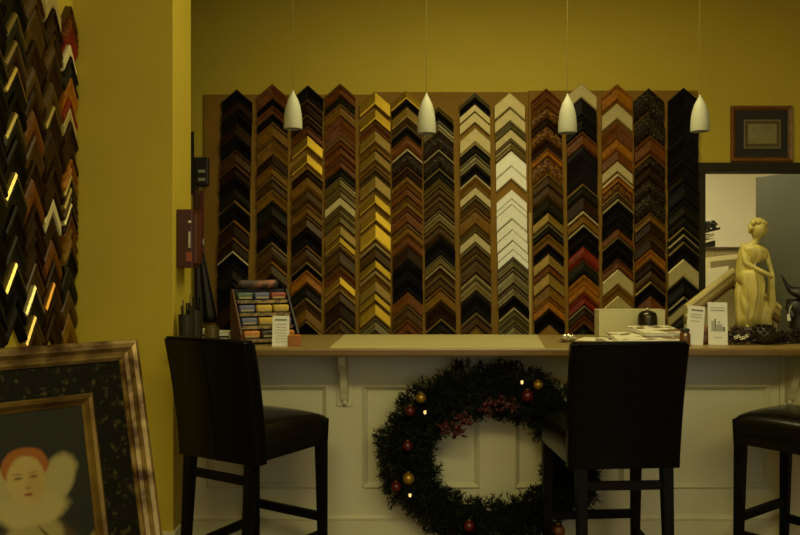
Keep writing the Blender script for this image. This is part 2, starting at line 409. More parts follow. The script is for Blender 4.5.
mould = [(0, -.024), (0, .006), (.006, .010), (.012, .004), (.020, -.004), (.026, -.012), (.030, -.024)]
for i in range(0, len(edges)-1, 2):
    a, b_ = edges[i], edges[i+1]
    obj('panel', box(a+0.02, b_-0.02, BF+0.012, BF+0.026, pz0+0.02, pz1-0.02), m_trimwhite, base)
    mitred(a, b_, pz0, pz1, BF, mould, m_trimwhite, base, 'panel_moulding')
obj('baseboard', box(CXL+0.003, CXR-0.05, BF-0.016, BF+0.01, 0, 0.095), m_trimwhite, base)
cap = pydata([(x, y, z) for x in (CXL+0.003, CXR-0.05) for (y, z) in ((BF, .094), (BF-.018, .094), (BF-.020, .101), (BF-.012, .107), (BF-.008, .114), (BF, .118))],
             [(i, (i+1) % 6, 6+(i+1) % 6, 6+i) for i in range(6)]+[tuple(range(6)), tuple(reversed(range(6, 12)))])
obj('baseboard_cap', cap, m_trimwhite, base)
def corbel(x):
    # scroll bracket: side outline in (depth from base, z) extruded across
    out = [(0, CB-.004), (-.20, CB-.004), (-.205, CB-.02), (-.19, CB-.05), (-.15, CB-.065), (-.11, CB-.085), (-.085, CB-.12), (-.065, CB-.16), (-.045, CB-.19), (-.035, CB-.215), (-.015, CB-.228), (0, CB-.23)]
    out = [(d, CB-(CB-z)*1.08) for (d, z) in out]; n = len(out); w = 0.017
    v = [(x+s*w, BF+d, z) for s in (-1, 1) for (d, z) in out]
    f = [(i, (i+1) % n, n+(i+1) % n, n+i) for i in range(n)]+[tuple(range(n)), tuple(reversed(range(n, 2*n)))]
    b = pydata(v, f)
    bmesh.ops.bevel(b, geom=[e for e in b.edges], offset=0.0025, segments=1, affect='EDGES')
    c = obj('bracket', b, m_trimwhite, base)
    obj('bracket_plate', box(x-.038, x+.038, BF-.012, BF+.002, CB-.266, CB-.004, .002), m_trimwhite, base)
    obj('bracket_bead', lathe([(0.0005, -.012), (.010, -.008), (.013, 0), (.010, .008), (.0005, .012)], 10), m_trimwhite, c, (x, BF-.026, CB-.246))
for i in (0, 2, 3, 4): corbel(st_x[i])

# ------------------------------------------------------------------ bar stools
def stool(X0, Y0, th, label):
    t = thing('bar_stool', label, 'stool', (X0, Y0, 0), (0, 0, -th), 'black leather bar stools')
    w, dep, zt, zb, lean, zs = 0.438, 0.462, 1.008, 0.528, 0.078, 0.662
    # seat: apron box with a crowned cushion
    nx, ny = 22, 22; v = []; f = []
    def crown(a, b_): return (1-abs(a)**3.0)*(1-abs(b_)**3.0)
    for j in range(ny+1):
        for i in range(nx+1):
            a, b_ = -1+2*i/nx, -1+2*j/ny
            r = 0.5; cxn, cyn = a*(w/2), b_*(dep/2-0.005)
            v.append((cxn, dep/2+cyn+0.005, zs-0.030+0.044*crown(a, b_)**0.36))
    for j in range(ny):
        for i in range(nx):
            q = j*(nx+1)+i; f.append((q, q+1, q+nx+2, q+nx+1))
    ring = [i for i in range(nx+1)]+[(j+1)*(nx+1)-1 for j in range(1, ny+1)]+[ny*(nx+1)+i for i in reversed(range(nx))]+[j*(nx+1) for j in reversed(range(1, ny))]
    base_i = len(v)
    for k in ring: v.append((v[k][0]*0.985, dep/2+(v[k][1]-dep/2)*0.985, zb))
    n = len(ring)
    for k in range(n): f.append((ring[k], base_i+k, base_i+(k+1) % n, ring[(k+1) % n]))
    f.append(tuple(base_i+k for k in range(n)))
    b = pydata(v, f)
    obj('seat', b, mat('worn seat leather', (0.0045, 0.004, 0.002), 0.21, bump=0.10, scale=26, spec=0.34), t, smooth=True).data.set_sharp_from_angle(angle=math.radians(50))
    # backrest: curved upholstered slab, flared slightly and raked towards the back
    v, f = [], []; N = 14; th_ = 0.058
    for j in range(N+1):
        k = j/N; z = zb-0.012+(zt-zb+0.012)*k
        rake = -lean*(k**1.5)
        hw = w/2+0.006*k
        for (sx, dy) in ((-1, 0), (-.96, -.012), (0, -.015), (.96, -.012), (1, 0), (1, th_*.8), (.96, th_), (0, th_), (-.96, th_), (-1, th_*.8)):
            v.append((sx*hw, rake+dy+0.014, z))
    M_ = 10
    for j in range(N):
        for k in range(M_): f.append((j*M_+k, j*M_+(k+1) % M_, (j+1)*M_+(k+1) % M_, (j+1)*M_+k))
    f.append(tuple(reversed(range(M_)))); f.append(tuple(range(N*M_, (N+1)*M_)))
    b = pydata(v, f)
    es = [e for e in b.edges if all(q.co.z > zt-1e-4 for q in e.verts)]
    bmesh.ops.bevel(b, geom=es, offset=0.009, segments=3, affect='EDGES')
    br = obj('backrest', b, m_leather, t, smooth=True); br.data.set_sharp_from_angle(angle=math.radians(55))
    obj('seam', tube([(0, -.003-lean*((k/8)**1.5), zb+(zt-zb-.01)*k/8) for k in range(9)], 0.0016, 5), m_blackwood, br)
    li = 0.027
    xs = w/2-li
    legs = {}
    for (sx, yy, nm) in ((-1, li, 0), (1, li, 1), (-1, dep-li, 0), (1, dep-li, 1)):
        back = yy < 0.1
        xs = w/2-(0.050 if back else 0.022)
        foot = (sx*xs, yy-(0.035 if back else -0.012), 0.0); head = (sx*xs, yy, zb+0.002)
        legs[(sx, back)] = (foot, head)
        obj('leg', taper_box(foot, (.032, .032), head, (.044, .044), .003), m_blackwood, t)
    def on(sx, back, z):
        a, b_ = legs[(sx, back)]; k = z/(zb)
        return Vector(a)*(1-k)+Vector(b_)*k
    def bar(p, q, hgt, name, wd=.022):
        p, q = Vector(p), Vector(q); d = (q-p); n_ = Vector((-d.y, d.x, 0)).normalized()*wd/2
        v = [tuple(e+s*n_+Vector((0, 0, zz))) for e in (p, q) for s in (-1, 1) for zz in (-hgt/2, hgt/2)]
        obj(name, pydata(v, [(0, 1, 3, 2), (4, 6, 7, 5), (0, 4, 5, 1), (2, 3, 7, 6), (0, 2, 6, 4), (1, 5, 7, 3)]), m_blackwood, t)
    bar(on(-1, True, .445), on(1, True, .445), .032, 'stretcher')
    bar(on(-1, False, .205), on(1, False, .205), .036, 'footrest')
    for s in (-1, 1): bar(on(s, True, .13), on(s, False, .13), .036, 'stretcher')
    return t
stool(-0.742, 3.215, 0.565, 'black leather bar stool standing beside the yellow pillar, turned to the right')
stool(0.868, 3.075, -0.06, 'black leather bar stool drawn up squarely in front of the wreath')
stool(1.898, 3.243, -0.65, 'black leather bar stool in front of the counter below the statue')

# ------------------------------------------------------------------ pendant lamps
for px, py0, py1, word in ((293, 92.5, 129, 'in front of the third sample column'), (426.5, 95, 133.5, 'in front of the gap beside the speckled sample column'), (567.5, 96, 133, 'in front of the tenth sample column from pillar'), (700, 97, 131.5, 'at the doorway end of the sample wall')):
    d = 3.90
    z0, z1 = Z(py1, d), Z(py0, d); hh = z1-z0
    t = thing('pendant_lamp', 'white bullet-shaped glass pendant lamp hanging ' + word, 'pendant lamp', (X(px, d), d, z0), group='pendant lamps over the counter')
    prof = [(.0445, 0), (.0455, hh*.05), (.0450, hh*.2), (.0425, hh*.4), (.0365, hh*.6), (.027, hh*.78), (.016, hh*.9), (.009, hh*.97), (.007, hh)]
    inner = [(r-.003, z) for (r, z) in reversed(prof[:7])]
    full = [(0.001, hh*.86)]+list(reversed(inner))[::-1]+prof
    obj('shade', lathe(full, 28, cap=False), m_shade, t, smooth=True).data.set_sharp_from_angle(angle=math.radians(50))
    obj('cap', lathe([(.0070, hh-.006), (.0060, hh+.006), (.003, hh+.010)], 12), m_shade, t)
    obj('cord', tube([(0, 0, hh+.008), (0, 0, CEIL-z0-.02)], .0017, 6), m_cord, t)
    obj('ceiling_rose', lathe([(.05, CEIL-z0-.03), (.05, CEIL-z0-.006), (.046, CEIL-z0)], 20), m_metal, t)

# ------------------------------------------------------------------ framed certificate above the doorway
d = YW-0.03
x0, x1, z0, z1 = X(732, d), X(793.5, d), Z(161.5, d), Z(105.5, d)
t = thing('framed_certificate', 'brown framed certificate with dark mat above the doorway', 'picture', ((x0+x1)/2, YW, z0))
a = (x1-x0)/2; hh = z1-z0
m_cfr = mat('red brown frame wood', (0.16, 0.060, 0.010), 0.35, var=0.3, scale=25)
m_cmat = mat('black green mat', (0.014, 0.015, 0.012), 0.8)
m_cert = mat('certificate paper', (0.22, 0.19, 0.075), 0.7, var=0.15, scale=18)
m_cfil = mat('tarnished gold fillet', (0.20, 0.165, 0.075), 0.5, 0.2)
mitred(-a, a, 0, hh, 0, [(0, 0), (0, .024), (.006, .030), (.018, .026), (.026, .018), (.030, .014), (.030, 0)], m_cfr, t, 'rail')
obj('mat', box(-a+.028, a-.028, -.012, -.002, .028, hh-.028), m_cmat, t)
mitred(-.120, .128, .090, .284, -.012, [(0, 0), (0, .004), (.008, .004), (.008, 0)], m_cfil, t, 'fillet')
obj('inner_mat', box(-.112, .120, -.0135, -.012, .098, .276), mat('olive mat', (0.085, 0.065, 0.016), 0.8), t)
obj('certificate', box(-.092, .100, -.0155, -.0136, .122, .254), m_cert, t)
for k, (l0, l1, zz) in enumerate(((-.05, .06, .236), (-.07, .08, .216), (-.06, .07, .196), (-.04, .05, .176), (-.07, -.02, .142), (.03, .08, .142))):
    obj('printed_line', box(l0, l1, -.0162, -.0155, zz, zz+.004), m_ink, t)

# ------------------------------------------------------------------ leaning portrait
yaw, lean = math.radians(40), math.radians(17)
FW, FH = 0.68, 1.154
Rm = Matrix.Rotation(yaw, 3, 'Z') @ Matrix.Rotation(-lean, 3, 'X') @ Matrix.Rotation(math.radians(-0.6), 3, 'Y')
corner = at(133, 341.5, 2.0)
org = corner - Rm @ Vector((FW/2, 0, FH))
port = thing('framed_portrait', 'large gold and black framed portrait leaning below the side wall samples', 'painting', org, Rm.to_euler())
m_fgold = mat('worn gold leaf', (0.27, 0.19, 0.065), 0.36, 0.6, col2=(0.05, 0.022, 0.006), scale=16, thr=(0.44, 0.68), bump=0.15)
m_fgold2 = mat('dark gold leaf', (0.15, 0.095, 0.018), 0.4, 0.5, col2=(0.06, 0.028, 0.006), scale=14, thr=(0.4, 0.7))
m_fblack = mat('black panel with gold scrolls', (0.0035, 0.003, 0.0012), 0.6, col2=(0.04, 0.032, 0.010), scale=75, thr=(0.56, 0.74), bump=0.1, spec=0.06)
mitred(-FW/2, FW/2, 0, FH, 0, [(0, .0), (0, .030), (.004, .040), (.012, .045), (.021, .042), (.029, .030), (.037, .026), (.043, .031), (.049, .024), (.049, 0)], m_fgold, port, 'outer_rail')
mitred(-FW/2+.0485, FW/2-.0485, .0485, FH-.0485, 0, [(0, 0), (0, .020), (.072, .020), (.072, 0)], m_fblack, port, 'panel_rail')
mitred(-FW/2+.120, FW/2-.120, .120, FH-.120, 0, [(0, 0), (0, .024), (.005, .030), (.012, .026), (.019, .016), (.025, .010), (.025, 0)], m_fgold2, port, 'inner_rail')
# canvas paint: generic sitter built from soft ellipses in the canvas' own coordinates
def portrait_material():
    m = bpy.data.materials.new('painted canvas'); m.use_nodes = True; nt = m.node_tree; b = nt.nodes['Principled BSDF']
    b.inputs['Roughness'].default_value = 0.6; b.inputs['Specular IOR Level'].default_value = 0.12
    tc = nt.nodes.new('ShaderNodeTexCoord'); sx = nt.nodes.new('ShaderNodeSeparateXYZ')
    nz = nt.nodes.new('ShaderNodeTexNoise'); nz.inputs['Scale'].default_value = 28; nz.inputs['Detail'].default_value = 3
    nt.links.new(tc.outputs['Object'], nz.inputs['Vector'])
    ad = nt.nodes.new('ShaderNodeVectorMath'); ad.operation = 'MULTIPLY_ADD'
    sub = nt.nodes.new('ShaderNodeVectorMath'); sub.operation = 'SUBTRACT'; sub.inputs[1].default_value = (.5, .5, .5)
    nt.links.new(nz.outputs['Color'], sub.inputs[0]); nt.links.new(sub.outputs[0], ad.inputs[0]); ad.inputs[1].default_value = (.016, .016, .016)
    nt.links.new(tc.outputs['Object'], ad.inputs[2])
    prev = None
    def node_rgb(c):
        n = nt.nodes.new('ShaderNodeRGB'); n.outputs[0].default_value = (*c, 1); return n.outputs[0]
    prev = node_rgb((0.009, 0.010, 0.006))
    def ell(cx, cz, rx, rz, col, soft=.15, rot=0.0):
        nonlocal prev
        g_ = 0.60; cx, cz, rx, rz = PCX+(cx-PCX)*g_, PCZ+(cz-PCZ)*g_, rx*g_, rz*g_; col = tuple(c*.62 for c in col)
        mp = nt.nodes.new('ShaderNodeMapping'); mp.vector_type = 'TEXTURE'
        mp.inputs['Location'].default_value = (cx, 0, cz); mp.inputs['Rotation'].default_value = (0, rot, 0); mp.inputs['Scale'].default_value = (rx, 1000, rz)
        nt.links.new(ad.outputs[0], mp.inputs['Vector'])
        ln = nt.nodes.new('ShaderNodeVectorMath'); ln.operation = 'LENGTH'; nt.links.new(mp.outputs[0], ln.inputs[0])
        mr = nt.nodes.new('ShaderNodeMapRange'); mr.interpolation_type = 'SMOOTHSTEP'
        mr.inputs['From Min'].default_value = 1+soft; mr.inputs['From Max'].default_value = 1-soft
        nt.links.new(ln.outputs['Value'], mr.inputs['Value'])
        mx = nt.nodes.new('ShaderNodeMix'); mx.data_type = 'RGBA'
        nt.links.new(mr.outputs[0], mx.inputs['Factor']); nt.links.new(prev, mx.inputs['A']); mx.inputs['B'].default_value = (*col, 1)
        prev = mx.outputs['Result']
    fx, fz = PCX, PCZ
    skin_c, hair, lin = (0.36, 0.27, 0.085), (0.26, 0.085, 0.012), (0.30, 0.25, 0.095)
    ell(fx+.00, fz-.36, .20, .24, (0.055, 0.035, 0.012), .1)                # dark gown
    ell(fx+.215, fz-.30, .05, .09, (0.17, 0.13, 0.03), .2, .3)              # sleeve
    ell(fx+.01, fz-.22, .10, .12, (0.26, 0.21, 0.07), .15)                  # pale bodice
    ell(fx+.105, fz-.005, .060, .10, lin, .2, .55)                           # standing collar
    ell(fx-.105, fz-.005, .060, .10, lin, .2, -.55)
    ell(fx+.01, fz-.095, .125, .060, (0.33, 0.275, 0.10), .18)
    ell(fx, fz+.062, .080, .066, hair, .10)                                  # hair
    ell(fx, fz+.010, .064, .088, skin_c, .10)                                # face
    ell(fx+.030, fz-.01, .030, .06, (0.33, 0.225, 0.06), .6)
    for s in (-1, 1):
        ell(fx+s*.026, fz+.018, .014, .006, (0.15, 0.10, 0.03), .5)
        ell(fx+s*.027, fz+.034, .017, .004, (0.24, 0.15, 0.04), .5)
    ell(fx+.004, fz-.016, .009, .006, (0.26, 0.17, 0.05), .6)
    ell(fx+.002, fz-.042, .018, .007, (0.22, 0.075, 0.03), .4)
    for k in range(3): ell(fx+.05+.02*k, fz-.19-.03*k, .035, .006, (0.10, 0.07, 0.02), .5, .9)
    nt.links.new(prev, b.inputs['Base Color'])
    return m
PCX, PCZ = 0.062, 0.855
obj('canvas', box(-FW/2+.138, FW/2-.138, -.008, 0, .138, FH-.138), portrait_material(), port)
obj('back_board', box(-FW/2+.03, FW/2-.03, .0005, .010, .03, FH-.03), mat('frame back', (.08, .05, .025), .8), port)

# ------------------------------------------------------------------ wreath
random.seed(5)
wc = Vector((X(490, 3.69), 3.69, 0.425))
RX, RZ = 0.396, 0.305
wr = thing('christmas_wreath', 'large dark green evergreen wreath with baubles against the counter base', 'wreath', (wc.x, wc.y, 0.0))
m_core = mat('wreath core', (0.003, 0.004, 0.002), 0.9, spec=0.1)
m_needle = mat('dark evergreen needles', (0.0045, 0.0075, 0.002), 0.7, col2=(0.013, 0.018, 0.005), scale=14, spec=0.12)
def ringp(a, rr=0.0, b_=0.0, tx=.085, tz=.07):       # point on the wreath tube: angle a round the ring, angle b round the tube
    c = Vector((RX*math.cos(a), 0, RZ*math.sin(a)))
    nrm = Vector((math.cos(a)/RX, 0, math.sin(a)/RZ)).normalized()
    return c, nrm
vv, ff = [], []; NA, NB = 48, 10
for i in range(NA):
    a = 2*PI*i/NA; c, nr = ringp(a); rt = (.058 if math.sin(a) < -.5 else .074)*(1+.14*math.sin(9*a)+.1*math.sin(14*a+1))
    for k in range(NB):
        b_ = 2*PI*k/NB; q = c+nr*rt*math.cos(b_)+Vector((0, -1, 0))*.06*math.sin(b_)
        vv.append((q.x, q.y, q.z+wc.z))
for i in range(NA):
    for k in range(NB):
        ff.append((i*NB+k, i*NB+(k+1) % NB, ((i+1) % NA)*NB+(k+1) % NB, ((i+1) % NA)*NB+k))
obj('core', pydata(vv, ff), m_core, wr, smooth=True)
vv, ff = [], []
def needle(p, d, ln, wd):
    s = d.cross(Vector((random.uniform(-1, 1), random.uniform(-1, 1), random.uniform(-1, 1)))).normalized()*wd
    n0 = len(vv); q = p+d*ln; m_ = p+d*ln*.55
    for e in (p-s*.5, m_-s, q, m_+s, p+s*.5): vv.append((e.x, e.y, max(e.z, .004) if e.z < .885 else .885))
    ff.append((n0, n0+1, n0+2, n0+3, n0+4))
for i in range(2700):
    a = random.uniform(0, 2*PI); c, nr = ringp(a)
    b_ = random.uniform(-.25, PI+.25)
    rt = (.066 if math.sin(a) < -.5 else .092)*random.uniform(.72, 1.06)*(1+.10*math.sin(11*a)+.07*math.sin(17*a+2))
    o_ = nr*math.cos(b_)+Vector((0, -1, 0))*math.sin(b_)*.8
    p = c+o_*rt+Vector((0, 0, wc.z))
    tg = Vector((-math.sin(a)*RX, 0, math.cos(a)*RZ)).normalized()
    d = (o_+tg*random.uniform(-.9, .9)+Vector((random.uniform(-.3, .3), random.uniform(-.3, .2), random.uniform(-.3, .3)))).normalized()
    ln = random.uniform(.030, .062)
    if d.y > .3: d.y = .3
    for k in range(18):
        q = p+d*ln*(k/18)
        r_ = Vector((random.gauss(0, 1), random.gauss(0, 1), random.gauss(0, 1))).normalized()
        nd = (d*0.9+r_*0.9).normalized()
        if (q+nd*.03).y > .085 or (q+nd*.024).y < -.118: continue
        needle(q, nd, random.uniform(.014, .024), .0022)
fo = obj('foliage', pydata(vv, ff), m_needle, wr); fo['kind'] = 'stuff'
m_bg = mat('gold bauble', (0.34, 0.20, 0.02), 0.32, 0.6)
m_br = mat('red bauble', (0.075, 0.005, 0.005), 0.3, 0.1)
m_bo = mat('amber bauble', (0.14, 0.04, 0.006), 0.4, 0.2)
m_cap = mat('bauble cap', (0.35, 0.22, 0.04), 0.4, 0.8)
m_glow = mat('lit mini bulb', (.3, .18, .04), 0.4, emit=((1.0, 0.66, 0.22), 1.15))
def ball(r): return lathe([(r*math.sin(PI*k/10)+1e-4, -r*math.cos(PI*k/10)) for k in range(11)], 16)
def bauble(px, py, rpx, m, word):
    d = 3.59; p = at(px, py, d); r = rpx*.88*d/F
    t = thing('bauble', word, 'bauble', p, group='baubles on the wreath')
    obj('ball', ball(r), m, t, smooth=True)
    obj('cap', lathe([(r*.28, r*.93), (r*.28, r*1.16), (r*.12, r*1.2)], 10), m_cap, t)
bauble(421, 398, 6, m_bg, 'gold bauble above a lit bulb on the pillar side of the wreath')
bauble(410, 411, 6, m_br, 'red bauble below the upper gold bauble on the wreath')
bauble(407.5, 446, 6, m_br, 'dull red bauble midway between the two gold baubles on wreath')
bauble(408.5, 478.5, 7, m_bg, 'large gold bauble low on the pillar side of the wreath')
bauble(396, 487, 6, m_br, 'red bauble beside the large low gold bauble on wreath')
bauble(469, 526, 6.5, m_br, 'red bauble at the foot of the wreath')
bauble(538, 385, 5.5, m_bg, 'small gold bauble beside the bar stool backrest on wreath')
bauble(527.5, 396, 7, m_br, 'red bauble under the lit bulb near the bar stool')
bauble(558, 531, 8, m_bo, 'amber bauble low on the wreath behind the bar stool')
for px, py, w_ in ((425, 412, 'upper pillar side of wreath'), (522, 382, 'wreath beside the bar stool'), (410, 495, 'wreath under the large gold bauble')):
    d = 3.575
    t = thing('mini_light', 'tiny lit warm bulb on ' + w_, 'fairy light', at(px, py, d), group='lit bulbs on the wreath')
    obj('bulb', lathe([(.0005, .013), (.003, .010), (.006, .003), (.0068, -.003), (.0045, -.008), (.001, -.011)], 10), m_glow, t, smooth=True)
    obj('socket', lathe([(.006, .008), (.006, .024), (.004, .028)], 8), m_core, t)
m_berry = mat('dark red berries', (0.055, 0.0035, 0.004), 0.5)
m_stem = mat('berry stem', (0.05, 0.03, 0.015), 0.8)
for px, py, n_, sp in ((446, 428, 12, 8), (463, 420, 14, 9), (489, 405, 16, 10), (503, 402, 16, 10), (513, 404, 10, 7), (459, 434, 8, 6)):
    d = 3.60; c = at(px, py, d)
    t = thing('berry_spray', 'spray of dark red berries along the upper inner rim of wreath', 'berries', c, group='berry sprays on the wreath')
    bb = bmesh.new(); sb = bmesh.new()
    for k in range(n_):
        q = Vector((random.gauss(0, sp*.5), random.uniform(-6, 6), random.gauss(0, sp*.42)))*d/F
        b_ = ball(random.uniform(1.5, 2.4)*d/F); bmesh.ops.translate(b_, verts=b_.verts, vec=q)
        me_ = bpy.data.meshes.new('t'); b_.to_mesh(me_); b_.free(); bb.from_mesh(me_)
        b_ = tube([Vector((0, .03, .03)), q], .0012, 4); me_ = bpy.data.meshes.new('t'); b_.to_mesh(me_); b_.free(); sb.from_mesh(me_)
    e = obj('berries', bb, m_berry, t, smooth=True); e['kind'] = 'stuff'
    obj('stem', sb, m_stem, t)
    for k in range(4):
        a = random.uniform(0, 2*PI)
        lf = pydata([(0, 0, 0), (.02, -.012, .006), (.045, -.006, 0), (.02, -.004, -.010)], [(0, 1, 2), (0, 2, 3)])
        obj('leaf', lf, m_berry, t, rot=(random.uniform(-.4, .4), a, 0))

# ------------------------------------------------------------------ on the counter: mat, rack, cards, papers
def ypx(d): return CY+(H-CT)/d*F
d0, d1_ = 3.525, 4.16
t0 = tag(obj('counter_mat', pydata([(X(330, d0), d0, CT), (X(545, d0), d0, CT), (X(537, d1_), d1_, CT), (X(344, d1_), d1_, CT),
     (X(330, d0)+.003, d0+.003, CT+.007), (X(545, d0)-.003, d0+.003, CT+.007), (X(537, d1_)-.003, d1_-.003, CT+.007), (X(344, d1_)+.003, d1_-.003, CT+.007)],
     [(3, 2, 1, 0), (4, 5, 6, 7), (0, 1, 5, 4), (1, 2, 6, 5), (2, 3, 7, 6), (3, 0, 4, 7)]), mat('pale blotter', (0.40, 0.35, 0.15), 0.6, var=.03, scale=4)), 'wide pale cream work mat lying flat on the counter', 'mat')
# tiered packet rack
rk = thing('packet_rack', 'black tiered rack of small coloured packets on the counter', 'rack', (X(263, 3.84), 3.84, CT), (0, 0, math.radians(22)))
m_rack = mat('black rack plastic', (0.010, 0.009, 0.007), 0.5)
m_orange = mat('orange card', (0.30, 0.10, 0.008), 0.6)
rw = 0.132
TI = [(-.125, .028), (-.07, .085), (-.015, .142), (.04, .200)]     # depth, height of each tier
for s in (-1, 1):
    out = [(-.16, 0), (.11, 0), (.11, .25), (.07, .25), (-.16, .05)]
    v = [(s*rw+e, y_, z_) for e in (-.004, .004) for (y_, z_) in out]
    n = 5; f = [(i, (i+1) % n, n+(i+1) % n, n+i) for i in range(n)]+[tuple(range(n)), tuple(reversed(range(n, 2*n)))]
    obj('side_panel', pydata(v, f), mat('dark brown rack side', (0.075, 0.026, 0.004), .6) if s < 0 else m_rack, rk)
for (y_, z_) in TI: obj('shelf', box(-rw+.004, rw-.004, y_-.03, y_+.03, z_-.008, z_, .001), m_rack, rk)
for (y_, z_) in TI: obj('price_strip', box(-rw+.012, rw-.012, y_-.0335, y_-.0303, z_-.016, z_-.002), mat('worn price strip', (.10, .06, .02), .6, col2=(.34, .24, .08), scale=60, thr=(.42, .6)), rk)
obj('back_panel', box(-rw+.004, rw-.004, .098, .106, 0, .25), m_rack, rk)
pk = {'b': ('blue', (0.085, 0.095, 0.19)), 'g': ('green', (0.065, 0.11, 0.06)), 'r': ('red', (0.24, 0.035, 0.02)), 'y': ('yellow', (0.48, 0.31, 0.02)), 'd': ('dark', (0.03, 0.02, 0.02)), 'o': ('orange', (0.42, 0.16, 0.012)), 'p': ('purple', (0.06, 0.04, 0.08))}
RZm = Matrix.Rotation(math.radians(22), 3, 'Z')
TN = ['lowest', 'second', 'third', 'top']
for ti, row in enumerate(('odo', 'byp', 'byy', 'gbr')):
    y_, z_ = TI[ti]
    for k, c in enumerate(row):
        wdt = (2*rw-.02)/3; xc = -rw+.01+wdt*(k+.5)
        p = Vector(rk.location)+RZm @ Vector((xc, y_, z_))
        nm, colr = pk[c]
        m_p = mat('packet '+nm, colr, 0.45, var=.2, scale=30)
        t = thing('packet', '%s packet, %s on the %s tier of the black rack' % (nm, ['pillar-side', 'middle', 'doorway-side'][k], TN[ti]), 'packet', p, (0, 0, math.radians(22+random.uniform(-3, 3))), 'packets in the tiered rack')
        b_ = box(-wdt*.46, wdt*.46, -.022, .022, 0, .034, .007, 2)
        obj('body', b_, m_p, t, smooth=True)
        obj('label_band', box(-wdt*.36, wdt*.36, -.0232, -.021, .006, .014), mat('packet label', (.35, .28, .12), .6), t)
t = thing('fabric_roll', 'dark patterned roll lying across the top of the packet rack', 'roll', Vector(rk.location)+RZm @ Vector((-.01, .072, .2735)), (0, 0, math.radians(22)))
rb = tube([(-.095+.019*k, 0, 0) for k in range(11)], .022, 14)
obj('roll', rb, mat('patterned roll', (0.035, 0.018, 0.010), .6, col2=(0.28, 0.10, 0.05), scale=22, thr=(.5, .68)), t, smooth=False)
for s in (-1, 1): obj('end_ring', lathe([(.0225, -.004), (.0245, 0), (.0225, .004)], 14), m_rack, t, (s*.09, 0, 0), (0, PI/2, 0))
tag(obj('orange_box', box(-.03, .03, -.03, .03, 0, .050, .003), m_orange, loc=(X(294, 3.63), 3.63, CT), rot=(0, 0, .2)), 'small orange box beside the white text card', 'box')
def card(px0, px1, py0, py1, d, label, cat, lines, m=m_paper, tilt=0.12, name='card', lean_x=0.0, extra=None, yaw_=0.0):
    w = (px1-px0)*d/F; h = (ypx(d)-py0)*d/F; wd = w/2
    t = thing(name, label, cat, (X((px0+px1)/2, d), d, CT), (0, lean_x, yaw_))
    sl = tilt
    v = [(-wd, 0, 0), (wd, 0, 0), (wd, sl*h, h), (-wd, sl*h, h), (-wd, .003, 0), (wd, .003, 0), (wd, sl*h+.003, h), (-wd, sl*h+.003, h)]
    obj('face', pydata(v, [(0, 1, 2, 3), (7, 6, 5, 4), (0, 4, 5, 1), (1, 5, 6, 2), (2, 6, 7, 3), (3, 7, 4, 0)]), m, t)
    v = [(-wd*.8, sl*h*.9+.004, h*.9), (wd*.8, sl*h*.9+.004, h*.9), (wd*.8, sl*h+.05, 0), (-wd*.8, sl*h+.05, 0),
         (-wd*.8, sl*h*.9+.007, h*.9), (wd*.8, sl*h*.9+.007, h*.9), (wd*.8, sl*h+.053, 0), (-wd*.8, sl*h+.053, 0)]
    obj('stand', pydata(v, [(0, 1, 2, 3), (7, 6, 5, 4), (0, 4, 5, 1), (1, 5, 6, 2), (2, 6, 7, 3), (3, 7, 4, 0)]), m, t)
    for (a, b_, k, th, mm_) in lines:
        x0_, x1_ = -wd+2*wd*a, -wd+2*wd*b_
        z_ = h*k; z2 = z_+h*th
        obj('printed_line', pydata([(x0_, sl*z_-.0006, z_), (x1_, sl*z_-.0006, z_), (x1_, sl*z2-.0006, z2), (x0_, sl*z2-.0006, z2)], [(0, 1, 2, 3)]), mm_, t)
    return t
m_ink2 = mat('pale grey ink', (0.36, 0.36, 0.30), .8)
card(272, 289, 316, 348, 3.60, 'white text card with green heading in front of the rack', 'card',
     [(.15, .85, .84, .05, m_green_ink)]+[(.15+.04*(k % 3), .85-.05*(k % 2), .14+.095*k, .022, m_ink2) for k in range(7)])
card(686, 703, 306, 346, 3.66, 'slanting white leaflet with grey heading beside the tall leaflet', 'leaflet',
     [(.2, .9, .87, .04, m_ink), (.2, .85, .77, .025, m_ink2), (.2, .85, .70, .025, m_ink2), (.2, .7, .6, .02, m_ink2)], lean_x=0.10)
tower = [(.12, .88, .86, .018, m_ink2), (.12, .88, .80, .018, m_ink), (.16, .30, .34, .22, m_ink2), (.42, .72, .34, .14, m_ink2), (.32, .40, .34, .27, m_ink), (.74, .86, .34, .09, m_ink), (.14, .88, .32, .015, m_ink), (.5, .62, .5, .05, m_ink2), (.30, .70, .16, .02, m_ink2)]
card(708.5, 728, 302.5, 346, 3.67, 'tall white leaflet with a grey building sketch on the counter', 'leaflet', tower, lean_x=0.03)
